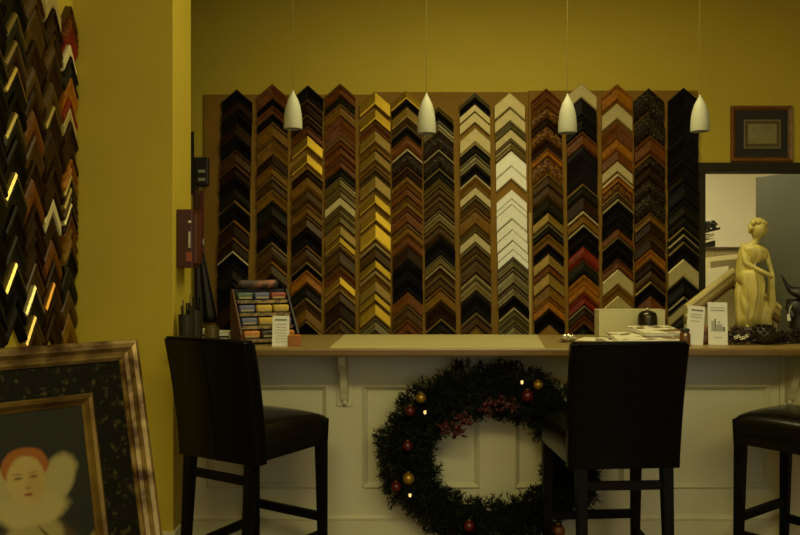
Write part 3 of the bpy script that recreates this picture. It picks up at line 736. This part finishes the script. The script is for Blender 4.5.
# pen pots and small papers by the pillar
m_pot = mat('dark pot', (0.016, 0.013, 0.007), 0.45)
for k, (xx, yy, hgt) in enumerate(((-0.968, 3.625, .150), (-0.955, 3.73, .165))):
    t = thing('pen_pot', ['dark pen pot against the yellow pillar, nearer the counter edge', 'dark pen pot against the yellow pillar, farther from counter edge'][k], 'pen pot', (xx, yy, CT))
    obj('cup', lathe([(.030, 0), (.034, .004), (.036, hgt*.95), (.033, hgt*.95), (.030, .006)], 18, cap=True), m_pot, t, smooth=False)
    for j in range(5):
        a = 2*PI*j/5+k; obj('pen', tube([(.012*math.cos(a), .012*math.sin(a), .01), (.022*math.cos(a), .022*math.sin(a), hgt*(1.22+.08*(j % 3)))], .0045, 6), [m_pot, m_blackwood, mat('grey pen', (.16, .13, .06), .4)][j % 3], t)
for k, (px, d, w_, dpt, hgt, lb) in enumerate(((200, 4.02, .065, .09, .046, 'small stack of white cards next to the pen pots'), (222, 3.95, .075, .09, .042, 'small stack of white cards beside the packet rack'))):
    t = thing('card_stack', lb, 'cards', (X(px, d), d, CT), (0, 0, .15*k))
    for j in range(4):
        obj('card', box(-w_/2+.002*j, w_/2-.002*(3-j), -dpt/2, dpt/2, hgt*j/4+.0005, hgt*(j+1)/4), [m_paper2, m_pot, m_paper, m_paper2][j], t)
tag(obj('olive_tin', lathe([(.034, 0), (.036, .003), (.036, .058), (.030, .062), (.030, .070), (.001, .072)], 18), mat('olive tin', (.13, .10, .03), .4, .3), loc=(X(212, 3.9), 3.9, CT)), 'low olive tin between the two stacks of white cards', 'tin')

# ------------------------------------------------------------------ things on pillar and back wall beside it
m_maroon = mat('maroon enamel', (0.050, 0.008, 0.006), 0.4)
zA, zB = Z(268, 3.70), Z(210, 3.70)
t = thing('alarm_box', 'maroon wall box with red tag mounted on the yellow pillar', 'wall box', (PX1, 3.70, zA))
hb = zB-zA
obj('case', box(0, .075, -.055, .075, 0, hb, .006), m_maroon, t)
obj('cover', box(.070, .088, -.035, .060, .02, hb-.02, .004), mat('dark red cover', (.075, .018, .010), .35), t)
obj('latch', box(.055, .066, -.061, -.052, hb*.34, hb*.62, .002), m_metal, t)
obj('keyhole', lathe([(.008, 0), (.008, .006), (.005, .007)], 12), m_metal, t, (.060, -.052, hb*.78), (PI/2, 0, 0))
obj('red_tag', box(.046, .072, -.062, -.053, .03, .072, .001), mat('red tag', (.26, .05, .02), .5), t)
dW = YW-0.02
def wallx(px): return X(px, dW)
t = thing('wall_telephone', 'black wall telephone with pale stripes beside the brown board', 'telephone', (wallx(202.5), YW, Z(186, dW)))
obj('body', box(-.050, .046, -.055, 0, 0, .19, .008), m_rack, t)
for zz in (.03, .085): obj('stripe', box(-.02, .028, -.058, -.054, zz, zz+.020), mat('pale stripe', (.32, .30, .20), .5), t)
obj('handset', taper_box((-.06, -.07, -.06), (.035, .03), (-.055, -.07, .36), (.02, .02), .006), m_rack, t)
t = thing('hanging_straps', 'reddish brown straps hanging on the wall below black telephone', 'strap', (wallx(202), YW, Z(250, dW)))
obj('strap', box(-.055, -.025, -.02, -.004, 0, .42, .003), mat('brown strap', (.07, .022, .008), .6), t)
obj('strap', box(-.015, .012, -.024, -.004, -.02, .40, .003), mat('dark red strap', (.10, .018, .010), .6), t)
obj('buckle', box(-.018, .016, -.030, -.020, .03, .075, .003), m_metal, t)
obj('red_pouch', box(-.06, .008, -.05, -.006, .13, .26, .012), mat('red pouch', (.12, .012, .010), .6), t)
t = thing('apron', 'black apron hanging on the wall beside the brown board', 'apron', (wallx(197), YW, Z(322, dW)))
v, f = [], []; N, M_ = 10, 12
for j in range(N+1):
    k = j/N; z_ = (Z(254, dW)-Z(322, dW))*k
    hw = .082*(1-k)+.030*k
    for i in range(M_+1):
        a = -1+2*i/M_
        v.append((a*hw+.022+.045*(1-k), -.036-.014*math.sin(a*7)*(1-k), z_))
n1 = len(v)
v += [(x_, y_+.008, z_) for (x_, y_, z_) in v]
for j in range(N):
    for i in range(M_):
        q = j*(M_+1)+i; f.append((q, q+1, q+M_+2, q+M_+1)); f.append((n1+q+M_+1, n1+q+M_+2, n1+q+1, n1+q))
for i in range(M_): f.append((i+1, i, n1+i, n1+i+1)); q = N*(M_+1)+i; f.append((q, q+1, n1+q+1, n1+q))
for j in range(N):
    q = j*(M_+1); f.append((q, q+M_+1, n1+q+M_+1, n1+q)); q += M_; f.append((q+M_+1, q, n1+q, n1+q+M_+1))
obj('cloth', pydata(v, f), m_rack, t, smooth=True)
obj('hook', tube([(0, 0, .47), (0, -.035, .47), (0, -.04, .49)], .005, 6), m_metal, t)
obj('neck_loop', tube([(-.02, -.03, .45), (-.012, -.034, .47), (0, -.036, .474), (.012, -.034, .47), (.02, -.03, .45)], .004, 6), m_rack, t)

# ------------------------------------------------------------------ middle of the counter: box, mug, magazines, crystal
db = 4.12
m_boxw = mat('white card box', (0.56, 0.52, 0.29), .7)
t = thing('white_box', 'plain white cardboard box standing at the back of counter', 'box', (X(631, db), db, CT))
hw = 33*db/F; hb = Z(309.5, db)-CT
obj('body', box(-hw, hw, -.02, .075, 0, hb-.004, .002), m_boxw, t)
obj('lid_flap', box(-hw, hw, -.02, .075, hb-.0035, hb, .001), m_boxw, t)
dm = 4.02
t = thing('metal_bell', 'dark metal service bell in front of the white box', 'bell', (X(647.5, dm), dm, CT))
hb = Z(310.5, dm)-CT; r = 9.5*dm/F
obj('stand', lathe([(r*.9, 0), (r*.9, .012), (r*.35, .02), (r*.35, hb-.105), (r*.5, hb-.102)], 20), m_rack, t)
m_bell = mat('dark polished metal', (0.055, 0.048, 0.03), 0.28, 0.9)
obj('dome', lathe([(r, hb-.100), (r*1.02, hb-.07), (r*.98, hb-.03), (r*.86, hb-.012), (r*.5, hb-.003), (r*.1, hb)], 24), m_bell, t, smooth=True)
obj('button', lathe([(.008, hb), (.009, hb+.008), (.005, hb+.012)], 12), m_metal, t)
m_print = mat('printed page', (0.74, 0.71, 0.50), .5, col2=(0.16, 0.08, 0.03), scale=13, thr=(.50, .58))
def magazine(px, d, w_, dpt, z_, rz, label, pitch=0.0):
    t = thing('magazine', label, 'magazine', (X(px, d), d, z_), (pitch, 0, rz), 'magazines on the counter')
    obj('pages', box(-w_/2, w_/2, -dpt/2, dpt/2, 0, .012, .002), m_paper, t)
    obj('cover', box(-w_/2-.001, w_/2+.001, -dpt/2-.001, dpt/2+.001, .0122, .0138), m_print, t)
    obj('back_cover', box(-w_/2-.001, w_/2+.001, -dpt/2-.001, dpt/2+.001, -.0016, -.0002), m_paper, t)
magazine(630, 3.73, .24, .29, CT+.003, .05, 'lowest white magazine under the printed ones on the counter')
magazine(641, 3.75, .28, .27, CT+.022, -.06, 'white printed magazine lying in the middle of magazine pile', .04)
magazine(657, 3.83, .21, .24, CT+.046, .10, 'topmost printed magazine near the metal bell', .07)
tag(obj('paper_sheet', box(-.05, .05, -.09, .09, 0, .003), m_paper2, loc=(X(590, 3.95), 3.95, CT), rot=(0, 0, -.5)), 'loose cream paper sheet beside the magazines', 'paper')
m_crystal = mat('crystal', (0.62, 0.58, 0.40), 0.08, 0.6)
t = thing('crystal_dish', 'small sparkling crystal dish on the counter beside the pale mat', 'dish', (X(568, 3.80), 3.80, CT))
obj('bowl', lathe([(.020, 0), (.022, .004), (.045, .016), (.050, .022), (.044, .021), (.018, .008)], 12, cap=True), m_crystal, t)
for k in range(5):
    a = 2*PI*k/5; obj('stopper', ball(.010+.003*(k % 2)), m_crystal, t, (.022*math.cos(a), .022*math.sin(a), .026), smooth=False)
t = thing('amber_jar', 'small amber brown jar beside the slanting white leaflet', 'jar', (X(685, 3.63), 3.63, CT))
obj('glass', lathe([(.022, 0), (.024, .003), (.024, .052), (.018, .060), (.018, .064)], 18), mat('amber glass', (.12, .045, .010), .15, spec=.6), t, smooth=True)
obj('lid', lathe([(.020, .064), (.020, .076), (.018, .078)], 18), m_pot, t)
tag(obj('carved_bead', lathe([(.010, 0), (.026, .012), (.030, .03), (.022, .05), (.026, .06), (.016, .078), (.004, .084)], 14), mat('pink brown carving', (.22, .10, .05), .5, var=.5, scale=30), loc=(X(704, 3.72), 3.72, CT)), 'small pinkish carved ornament between the two white leaflets', 'ornament')

# ------------------------------------------------------------------ large ivory corner display behind the statue
dd = 4.14
t = thing('corner_display', 'large gable-shaped ivory moulding corner with grey mat behind the statue', 'frame sample', (X(731, dd), dd, CT))
ms = dd/F
hw = 47*ms; apex = Z(268, dd)-CT; slope = .78
g = [(-hw, 0), (hw, 0), (hw, apex-slope*hw), (0, apex), (-hw, apex-slope*hw)]
v = [(x_*.985, y_, z_*.985) for y_ in (0, .012) for (x_, z_) in g]
f = [(0, 1, 2, 3, 4), (9, 8, 7, 6, 5)]+[(i, 5+i, 5+(i+1) % 5, (i+1) % 5) for i in range(5)]
obj('mat_panel', pydata(v, f), mat('grey beige mat', (0.44, 0.39, 0.20), .8), t)
for s in (1, -1):
    T = .062
    obj('rail', rail_bm(s, hw, slope, apex, T, [(0, 0), (0, .03), (.1, .04), (.35, .042), (.55, .03), (.8, .026), (.92, .034), (1, .03), (1, 0)]), mat('ivory moulding', (.50, .42, .17), .45, var=.08, scale=15), t)
    obj('inner_rail', rail_bm(s, hw, slope, apex-T, .028, [(0, 0), (0, .026), (.3, .03), (.8, .02), (1, .016), (1, 0)]), mat('tan moulding', (.30, .22, .08), .45, var=.1, scale=15), t)
    obj('slip', rail_bm(s, hw, slope, apex-T-.028, .008, [(0, 0), (0, .018), (1, .014), (1, 0)]), FIN['M'][1], t)
obj('pale_board', box(hw-.05, hw-.012, .013, .019, 0, .20), m_paper2, t)

# ------------------------------------------------------------------ statue
ds = 3.86; k_ = ds/F; yb = ypx(ds)
m_st = mat('gilded cream plaster', (0.50, 0.42, 0.11), 0.45, var=.22, scale=14, bump=.08)
stt = thing('statue', 'cream gold statuette of a draped figure with bowed head on counter', 'statue', (X(752, ds), ds, CT))
def sp(px, py, dy=0.0): return ((px-752)*k_, dy, (yb-py)*k_)
V_, E_, R_ = [], [], []
def jt(p, r, par=None):
    V_.append(p); R_.append(r)
    if par is not None: E_.append((par, len(V_)-1))
    return len(V_)-1
pel = jt(sp(750, 284), (.040, .034))
wst = jt(sp(747, 268), (.034, .029), pel)
chs = jt(sp(749, 253, -.004), (.042, .032), wst)
nck0 = jt(sp(753, 244, -.008), (.026, .022), chs)
nck = jt(sp(755, 239, -.018), .013, nck0)
hd0 = jt(sp(757, 233.5, -.028), (.021, .024), nck)
hd1 = jt(sp(757, 226.5, -.026), (.025, .027), hd0)
hd2 = jt(sp(756.5, 221, -.018), (.016, .018), hd1)
shl = jt(sp(742.5, 249, -.002), .0195, chs)
ell_ = jt(sp(743.5, 264, -.030), .0145, shl)
wrl = jt(sp(760, 273, -.055), .0105, ell_)
hal = jt(sp(768, 277, -.055), .011, wrl)
shr = jt(sp(764, 249, -.004), .0185, chs)
elr = jt(sp(767.5, 264, -.018), .0135, shr)
wrr = jt(sp(769, 278, -.045), .010, elr)
hpl = jt(sp(744, 291, -.004), .030, pel)
knl = jt(sp(744, 308, -.028), .022, hpl)
anl = jt(sp(746, 324, -.008), .0125, knl)
tol = jt(sp(745, 328.5, -.042), .011, anl)
hpr = jt(sp(757, 291, -.004), .028, pel)
knr = jt(sp(759, 307, -.020), .020, hpr)
anr = jt(sp(755, 324, .004), .012, knr)
bake(skin(V_, E_, R_), 'figure', m_st, stt)
# head and hair: bowed head under a mass of curls
hc = Vector(sp(756.5, 231.5, -.022))
hm = ball(1.0)
for v__ in hm.verts:
    c = v__.co; jaw = 1-.28*max(0, -c.z)**1.5
    v__.co = Vector((c.x*.032*jaw, c.y*.036*jaw, c.z*.047))
bmesh.ops.rotate(hm, verts=hm.verts, cent=(0, 0, 0), matrix=Matrix.Rotation(.45, 3, 'X') @ Matrix.Rotation(.20, 3, 'Y'))
bmesh.ops.translate(hm, verts=hm.verts, vec=hc)
obj('head', hm, m_st, stt, smooth=True)
hb_ = bmesh.new()
for k in range(90):
    a = random.uniform(0, 2*PI); e = random.uniform(-.35, 1.4)
    c = Vector((math.cos(a)*math.cos(e), math.sin(a)*math.cos(e), math.sin(e)))
    if c.y < -.25 and c.z < .55: continue
    c = hc+Vector((c.x*.036, c.y*.040+.006, c.z*.042+.012))
    b_ = ball(random.uniform(.009, .0135)); bmesh.ops.translate(b_, verts=b_.verts, vec=c)
    me_ = bpy.data.meshes.new('t'); b_.to_mesh(me_); b_.free(); hb_.from_mesh(me_)
obj('hair', hb_, m_st, stt, smooth=True)
# face details
fc = Vector(sp(758.5, 234.5, -.060))
fb = tube([fc+Vector((0, .0, .010)), fc+Vector((.001, -.004, .002)), fc+Vector((.001, -.003, -.001))], .0035, 6, .0045)
obj('nose', fb, m_st, stt, smooth=True)
# drapery: lofted folds from the hips to the ground, and a bodice
def loft(rings, n, folds, amp, name, ph=0.0, thick=True):
    v, f = [], []
    for j, (px, py, rx, ry, dy) in enumerate(rings):
        c = Vector(sp(px, py, dy)); kk = j/(len(rings)-1)
        for i in range(n):
            a = 2*PI*i/n
            w_ = 1+amp*(0.35+kk)*(math.sin(folds*a+ph+1.4*kk)+.5*math.sin((folds*2+1)*a+2.1*ph))
            v.append((c.x+rx*k_*w_*math.cos(a), c.y+ry*k_*w_*math.sin(a), c.z+.004*math.sin(3*a+j)))
    for j in range(len(rings)-1):
        for i in range(n): f.append((j*n+i, j*n+(i+1) % n, (j+1)*n+(i+1) % n, (j+1)*n+i))
    f.append(tuple(range(n))); f.append(tuple(reversed(range((len(rings)-1)*n, len(rings)*n))))
    return obj(name, pydata(v, f), m_st, stt, smooth=True)
loft([(749, 270, 9.5, 8.5, -.002), (750, 275, 12, 10, -.004), (751, 283, 12, 10.5, -.008), (751, 293, 11, 10.5, -.012), (750.5, 304, 8.8, 9, -.010), (749, 316, 8, 8, -.004), (749, 327, 8.5, 8, .002)], 64, 7, .13, 'skirt_drapery')
loft([(752, 246, 9.5, 8, -.012), (754, 250, 12, 9.5, -.014), (755, 256, 11, 9, -.012), (753, 262, 8.5, 8, -.006)], 48, 9, .05, 'bodice_drapery', .8)
loft([(745, 244, 3, 4, .004), (743.5, 252, 4, 5, .008), (742.5, 264, 4.5, 6, .010), (742, 275, 4.5, 6, .010), (742, 284, 4, 6, .010)], 30, 5, .09, 'cloak_drapery', .2)
loft([(768, 276, 2.6, 3, -.040), (768.5, 284, 3.2, 4, -.030), (769.5, 293, 3.6, 4.5, -.02), (770.5, 303, 4, 5, -.012), (769, 313, 4, 5, -.006)], 28, 5, .13, 'hanging_drapery', .3)
lf2 = loft([(742, 280, 3.5, 4, .01), (740.5, 292, 4.2, 5, .012), (741, 305, 4.5, 5, .012), (742, 318, 4.5, 5, .012), (742.5, 329, 5, 6, .012)], 28, 5, .14, 'side_drapery', 1.3)
loft([(764, 302, 4, 4, .0), (765, 309, 8, 7, .0), (764, 318, 7.5, 7, .004), (765, 329, 9, 8, .004)], 30, 6, .09, 'tree_stump', .5)
m_dkbase = mat('dark statue base', (0.022, 0.013, 0.006), 0.5, var=.3, scale=20)
obj('base', lathe([(.100, 0), (.104, .004), (.104, .030), (.094, .036), (.094, .060), (.088, .072), (.02, .073)], 28), m_dkbase, stt, (.006, .0, 0), smooth=False)
# pine cone / dark greenery at its foot
def greenery(px, d, n_, wpx, hpx, label, seed):
    random.seed(seed); c = at(px, 0, d)
    t = thing('dark_greenery', label, 'greenery', (c.x, d, CT))
    v, f = [], []
    for i in range(n_):
        x_ = random.uniform(-wpx, wpx)*d/F; y_ = random.uniform(-.03, .03); z_ = random.uniform(.004, hpx*d/F*(1-.5*abs(x_)/(wpx*d/F)))
        dr = Vector((random.gauss(0, 1), random.gauss(0, .6), random.uniform(-.2, 1))).normalized(); ln = random.uniform(.014, .028)
        s = dr.cross(Vector((random.random()-.5, random.random()-.5, random.random()-.5))).normalized()*ln*.28
        p = Vector((x_, y_, z_)); n0 = len(v)
        for e in (p, p+dr*ln*.5-s, p+dr*ln, p+dr*ln*.5+s): v.append((e.x, e.y, max(e.z, .001)))
        f.append((n0, n0+1, n0+2, n0+3))
    g_ = obj('leaves', pydata(v, f), mat('dark leaves', (.020, .016, .007), .6, col2=(.045, .022, .008), scale=30), t); g_['kind'] = 'stuff'
    return t
greenery(739, 3.70, 420, 12, 16, 'dark greenery with a white ribbon at the foot of statue', 3)
g2 = greenery(789, 3.74, 520, 13, 13, 'dark greenery beside the horned figurine', 4)
t = thing('ribbon', 'curled white ribbon on the dark greenery below the statue', 'ribbon', at(741, 338, 3.655))
for k in range(5):
    a0 = Vector(((-14+7*k)*.0018, 0, .006*math.sin(k*2)))
    obj('curl', tube([a0+Vector((.008*math.cos(u*.9), -.004*u*.3, .007*math.sin(u*.9)+.001*u)) for u in range(7)], .0022, 5), m_paper2, t)
t = thing('pine_cone', 'dark round pine cone in front of the statue base', 'pine cone', (X(764, 3.70), 3.70, CT))
core = lathe([(.012, 0), (.042, .012), (.058, .035), (.054, .060), (.034, .082), (.008, .094)], 18); obj('core', core, m_dkbase, t, smooth=True)
scale_me = None
for j in range(6):
    for k in range(11):
        a = 2*PI*(k+.5*(j % 2))/11; zz = .010+.014*j; r_ = [.036, .054, .058, .055, .045, .030][j]
        if scale_me is None:
            b_ = pydata([(-.002, -.010, 0), (.014, -.008, .006), (.016, 0, .010), (.014, .008, .006), (-.002, .010, 0), (0, 0, -.006)], [(0, 1, 2, 3, 4), (0, 5, 1), (1, 5, 2), (2, 5, 3), (3, 5, 4)])
            o_ = obj('scale', b_, m_dkbase, t); scale_me = o_.data
        else: o_ = obj('scale', scale_me, None, t)
        o_.location = (r_*math.cos(a)*.95, r_*math.sin(a)*.95, zz); o_.rotation_euler = (0, -.3, a)

# ------------------------------------------------------------------ horned dark figurine with a hang tag
df = 3.84; kf = df/F
t = thing('horned_figurine', 'dark carved horned figurine with a white hang tag', 'figurine', (X(799, df), df, CT))
hz = (ypx(df)-286)*kf
V_, E_, R_ = [], [], []
b0 = jt((0, 0, .02), .050); b1 = jt((0, 0, hz*.35), .046, b0); b2 = jt((-.002, 0, hz*.68), .040, b1); b3 = jt((0, -.004, hz*.85), .040, b2); b4 = jt((.002, -.006, hz*.97), .022, b3)
for s in (-1, 1):
    h1 = jt((s*.040, -.004, hz*.93), .020, b3); h2 = jt((s*.062, -.006, hz*1.02), .010, h1); jt((s*.088, -.008, hz*1.20), .0035, h2)
    a1 = jt((s*.052, -.010, hz*.60), .018, b2); jt((s*.048, -.045, hz*.42), .014, a1)
sn = jt((0, -.048, hz*.80), .022, b3)
m_dkfig = mat('dark carved wood', (0.012, 0.009, 0.005), 0.5, var=.4, scale=40, bump=.3)
bake(skin(V_, E_, R_), 'body', m_dkfig, t)
obj('plinth', lathe([(.062, 0), (.066, .004), (.066, .018), (.056, .024)], 20), m_dkfig, t)
obj('tag_string', tube([(-.050, -.03, hz*.58+.02), (-.062, -.034, hz*.58), (-.066, -.036, hz*.50)], .0012, 5), m_paper2, t)
obj('hang_tag', box(-.074, -.058, -.038, -.036, hz*.50-.032, hz*.50, .002), mat('bright tag', (.72, .70, .58), .6), t)

# ------------------------------------------------------------------ work room: shelf with leaning boards, scraps
dr = 6.6; kr = dr/F
sx0, sx1 = X(688, dr), X(742, dr)
sh = thing('workroom_shelf', 'taupe storage cabinet with a dark top in the work room', 'cabinet', ((sx0+sx1)/2, dr, 0))
wd = (sx1-sx0)/2
zt = Z(247, dr)
m_shelfw = mat('taupe cabinet paint', (.34, .29, .15), .6)
obj('body', box(-wd, wd, .01, .55, 0, zt-.0255, .003), m_shelfw, sh)
obj('top', box(-wd, wd, 0, .55, zt-.025, zt, .003), mat('dark shelf top', (.07, .05, .025), .6), sh)
for s_ in (-1, 1):
    dd_ = obj('door', box(s_*wd/2-wd/2+.006, s_*wd/2+wd/2-.006, -.006, .0095, .06, zt-.05, .002), m_shelfw, sh)
    obj('knob', ball(.014), m_metal, dd_, (-s_*.03, -.016, .9))
for k, (a, b_, yy0, yy1, m_, lb) in enumerate(((704, 736, 254, 300, mat('pale mat board', (.74, .68, .42), .8), 'pale mat board leaning against the work room cabinet'), (707, 743, 258, 300, mat('taupe mat board', (.24, .20, .095), .8), 'taupe mat board leaning in front of the pale one'), (696, 722, 266, 300, mat('white mat board', (.82, .79, .62), .8), 'bright white mat board frontmost of those in the work room'))):
    w_ = (b_-a)*kr; h_ = Z(yy0, dr); ln_ = .10
    y0_ = dr-.13-.05*k
    v = [(0, 0, 0), (w_, 0, 0), (w_, ln_, h_), (0, ln_, h_-.03), (0, .012, 0), (w_, .012, 0), (w_, ln_+.012, h_), (0, ln_+.012, h_-.03)]
    tag(obj('mat_board', pydata(v, [(0, 1, 2, 3), (7, 6, 5, 4), (0, 4, 5, 1), (1, 5, 6, 2), (2, 6, 7, 3), (3, 7, 4, 0)]), m_, loc=(X(a, dr), y0_, 0)), lb, 'mat board', 'mat boards in the work room')
t = thing('paper_bundle', 'slanting bundle of pale papers on the work room cabinet', 'papers', (X(708, dr), dr+.16, zt+.004))
for k in range(2):
    v = []
    for yy in (-.12, .12):
        for zz in (0, .020):
            v += [(-.12, yy, .025*k+zz), (.08-.012*k, yy, .025*k+zz+.055+.012*k)]
    obj('sheet', pydata(v, [(0, 1, 3, 2), (4, 6, 7, 5), (0, 4, 5, 1), (2, 3, 7, 6), (0, 2, 6, 4), (1, 5, 7, 3)]), [m_paper2, mat('greyed paper', (.34, .30, .16), .8)][k % 2], t)
obj('wedge', pydata([(-.12, -.11, 0), (.08, -.11, 0), (.08, -.11, .052), (-.12, .11, 0), (.08, .11, 0), (.08, .11, .052)], [(0, 1, 2), (5, 4, 3), (0, 3, 4, 1), (1, 4, 5, 2), (0, 2, 5, 3)]), m_pot, t)
t = thing('scrap_tray', 'dark tray of curled scraps on the slanting papers', 'tray', (X(712, dr), dr+.16, zt+.172))
random.seed(21)
cb = bmesh.new()
for k in range(60):
    c = Vector((random.uniform(-.12, .10), random.uniform(-.06, .06), random.uniform(-.005, .03)))
    r_ = random.uniform(.012, .026); ax = random.uniform(0, PI)
    b_ = tube([c+Vector((r_*math.cos(u)*math.cos(ax), r_*math.cos(u)*math.sin(ax), r_*math.sin(u))) for u in [j*.6 for j in range(9)]], .0075, 5)
    me_ = bpy.data.meshes.new('t'); b_.to_mesh(me_); b_.free(); cb.from_mesh(me_)
e = obj('scraps', cb, m_rack, t); e['kind'] = 'stuff'
obj('tray', pydata([(x_, y_, z_+.25*x_) for z_ in (-.048, -.030) for (x_, y_) in ((-.13, -.08), (.10, -.08), (.10, .08), (-.13, .08))], [(3, 2, 1, 0), (4, 5, 6, 7), (0, 1, 5, 4), (1, 2, 6, 5), (2, 3, 7, 6), (3, 0, 4, 7)]), m_rack, t)
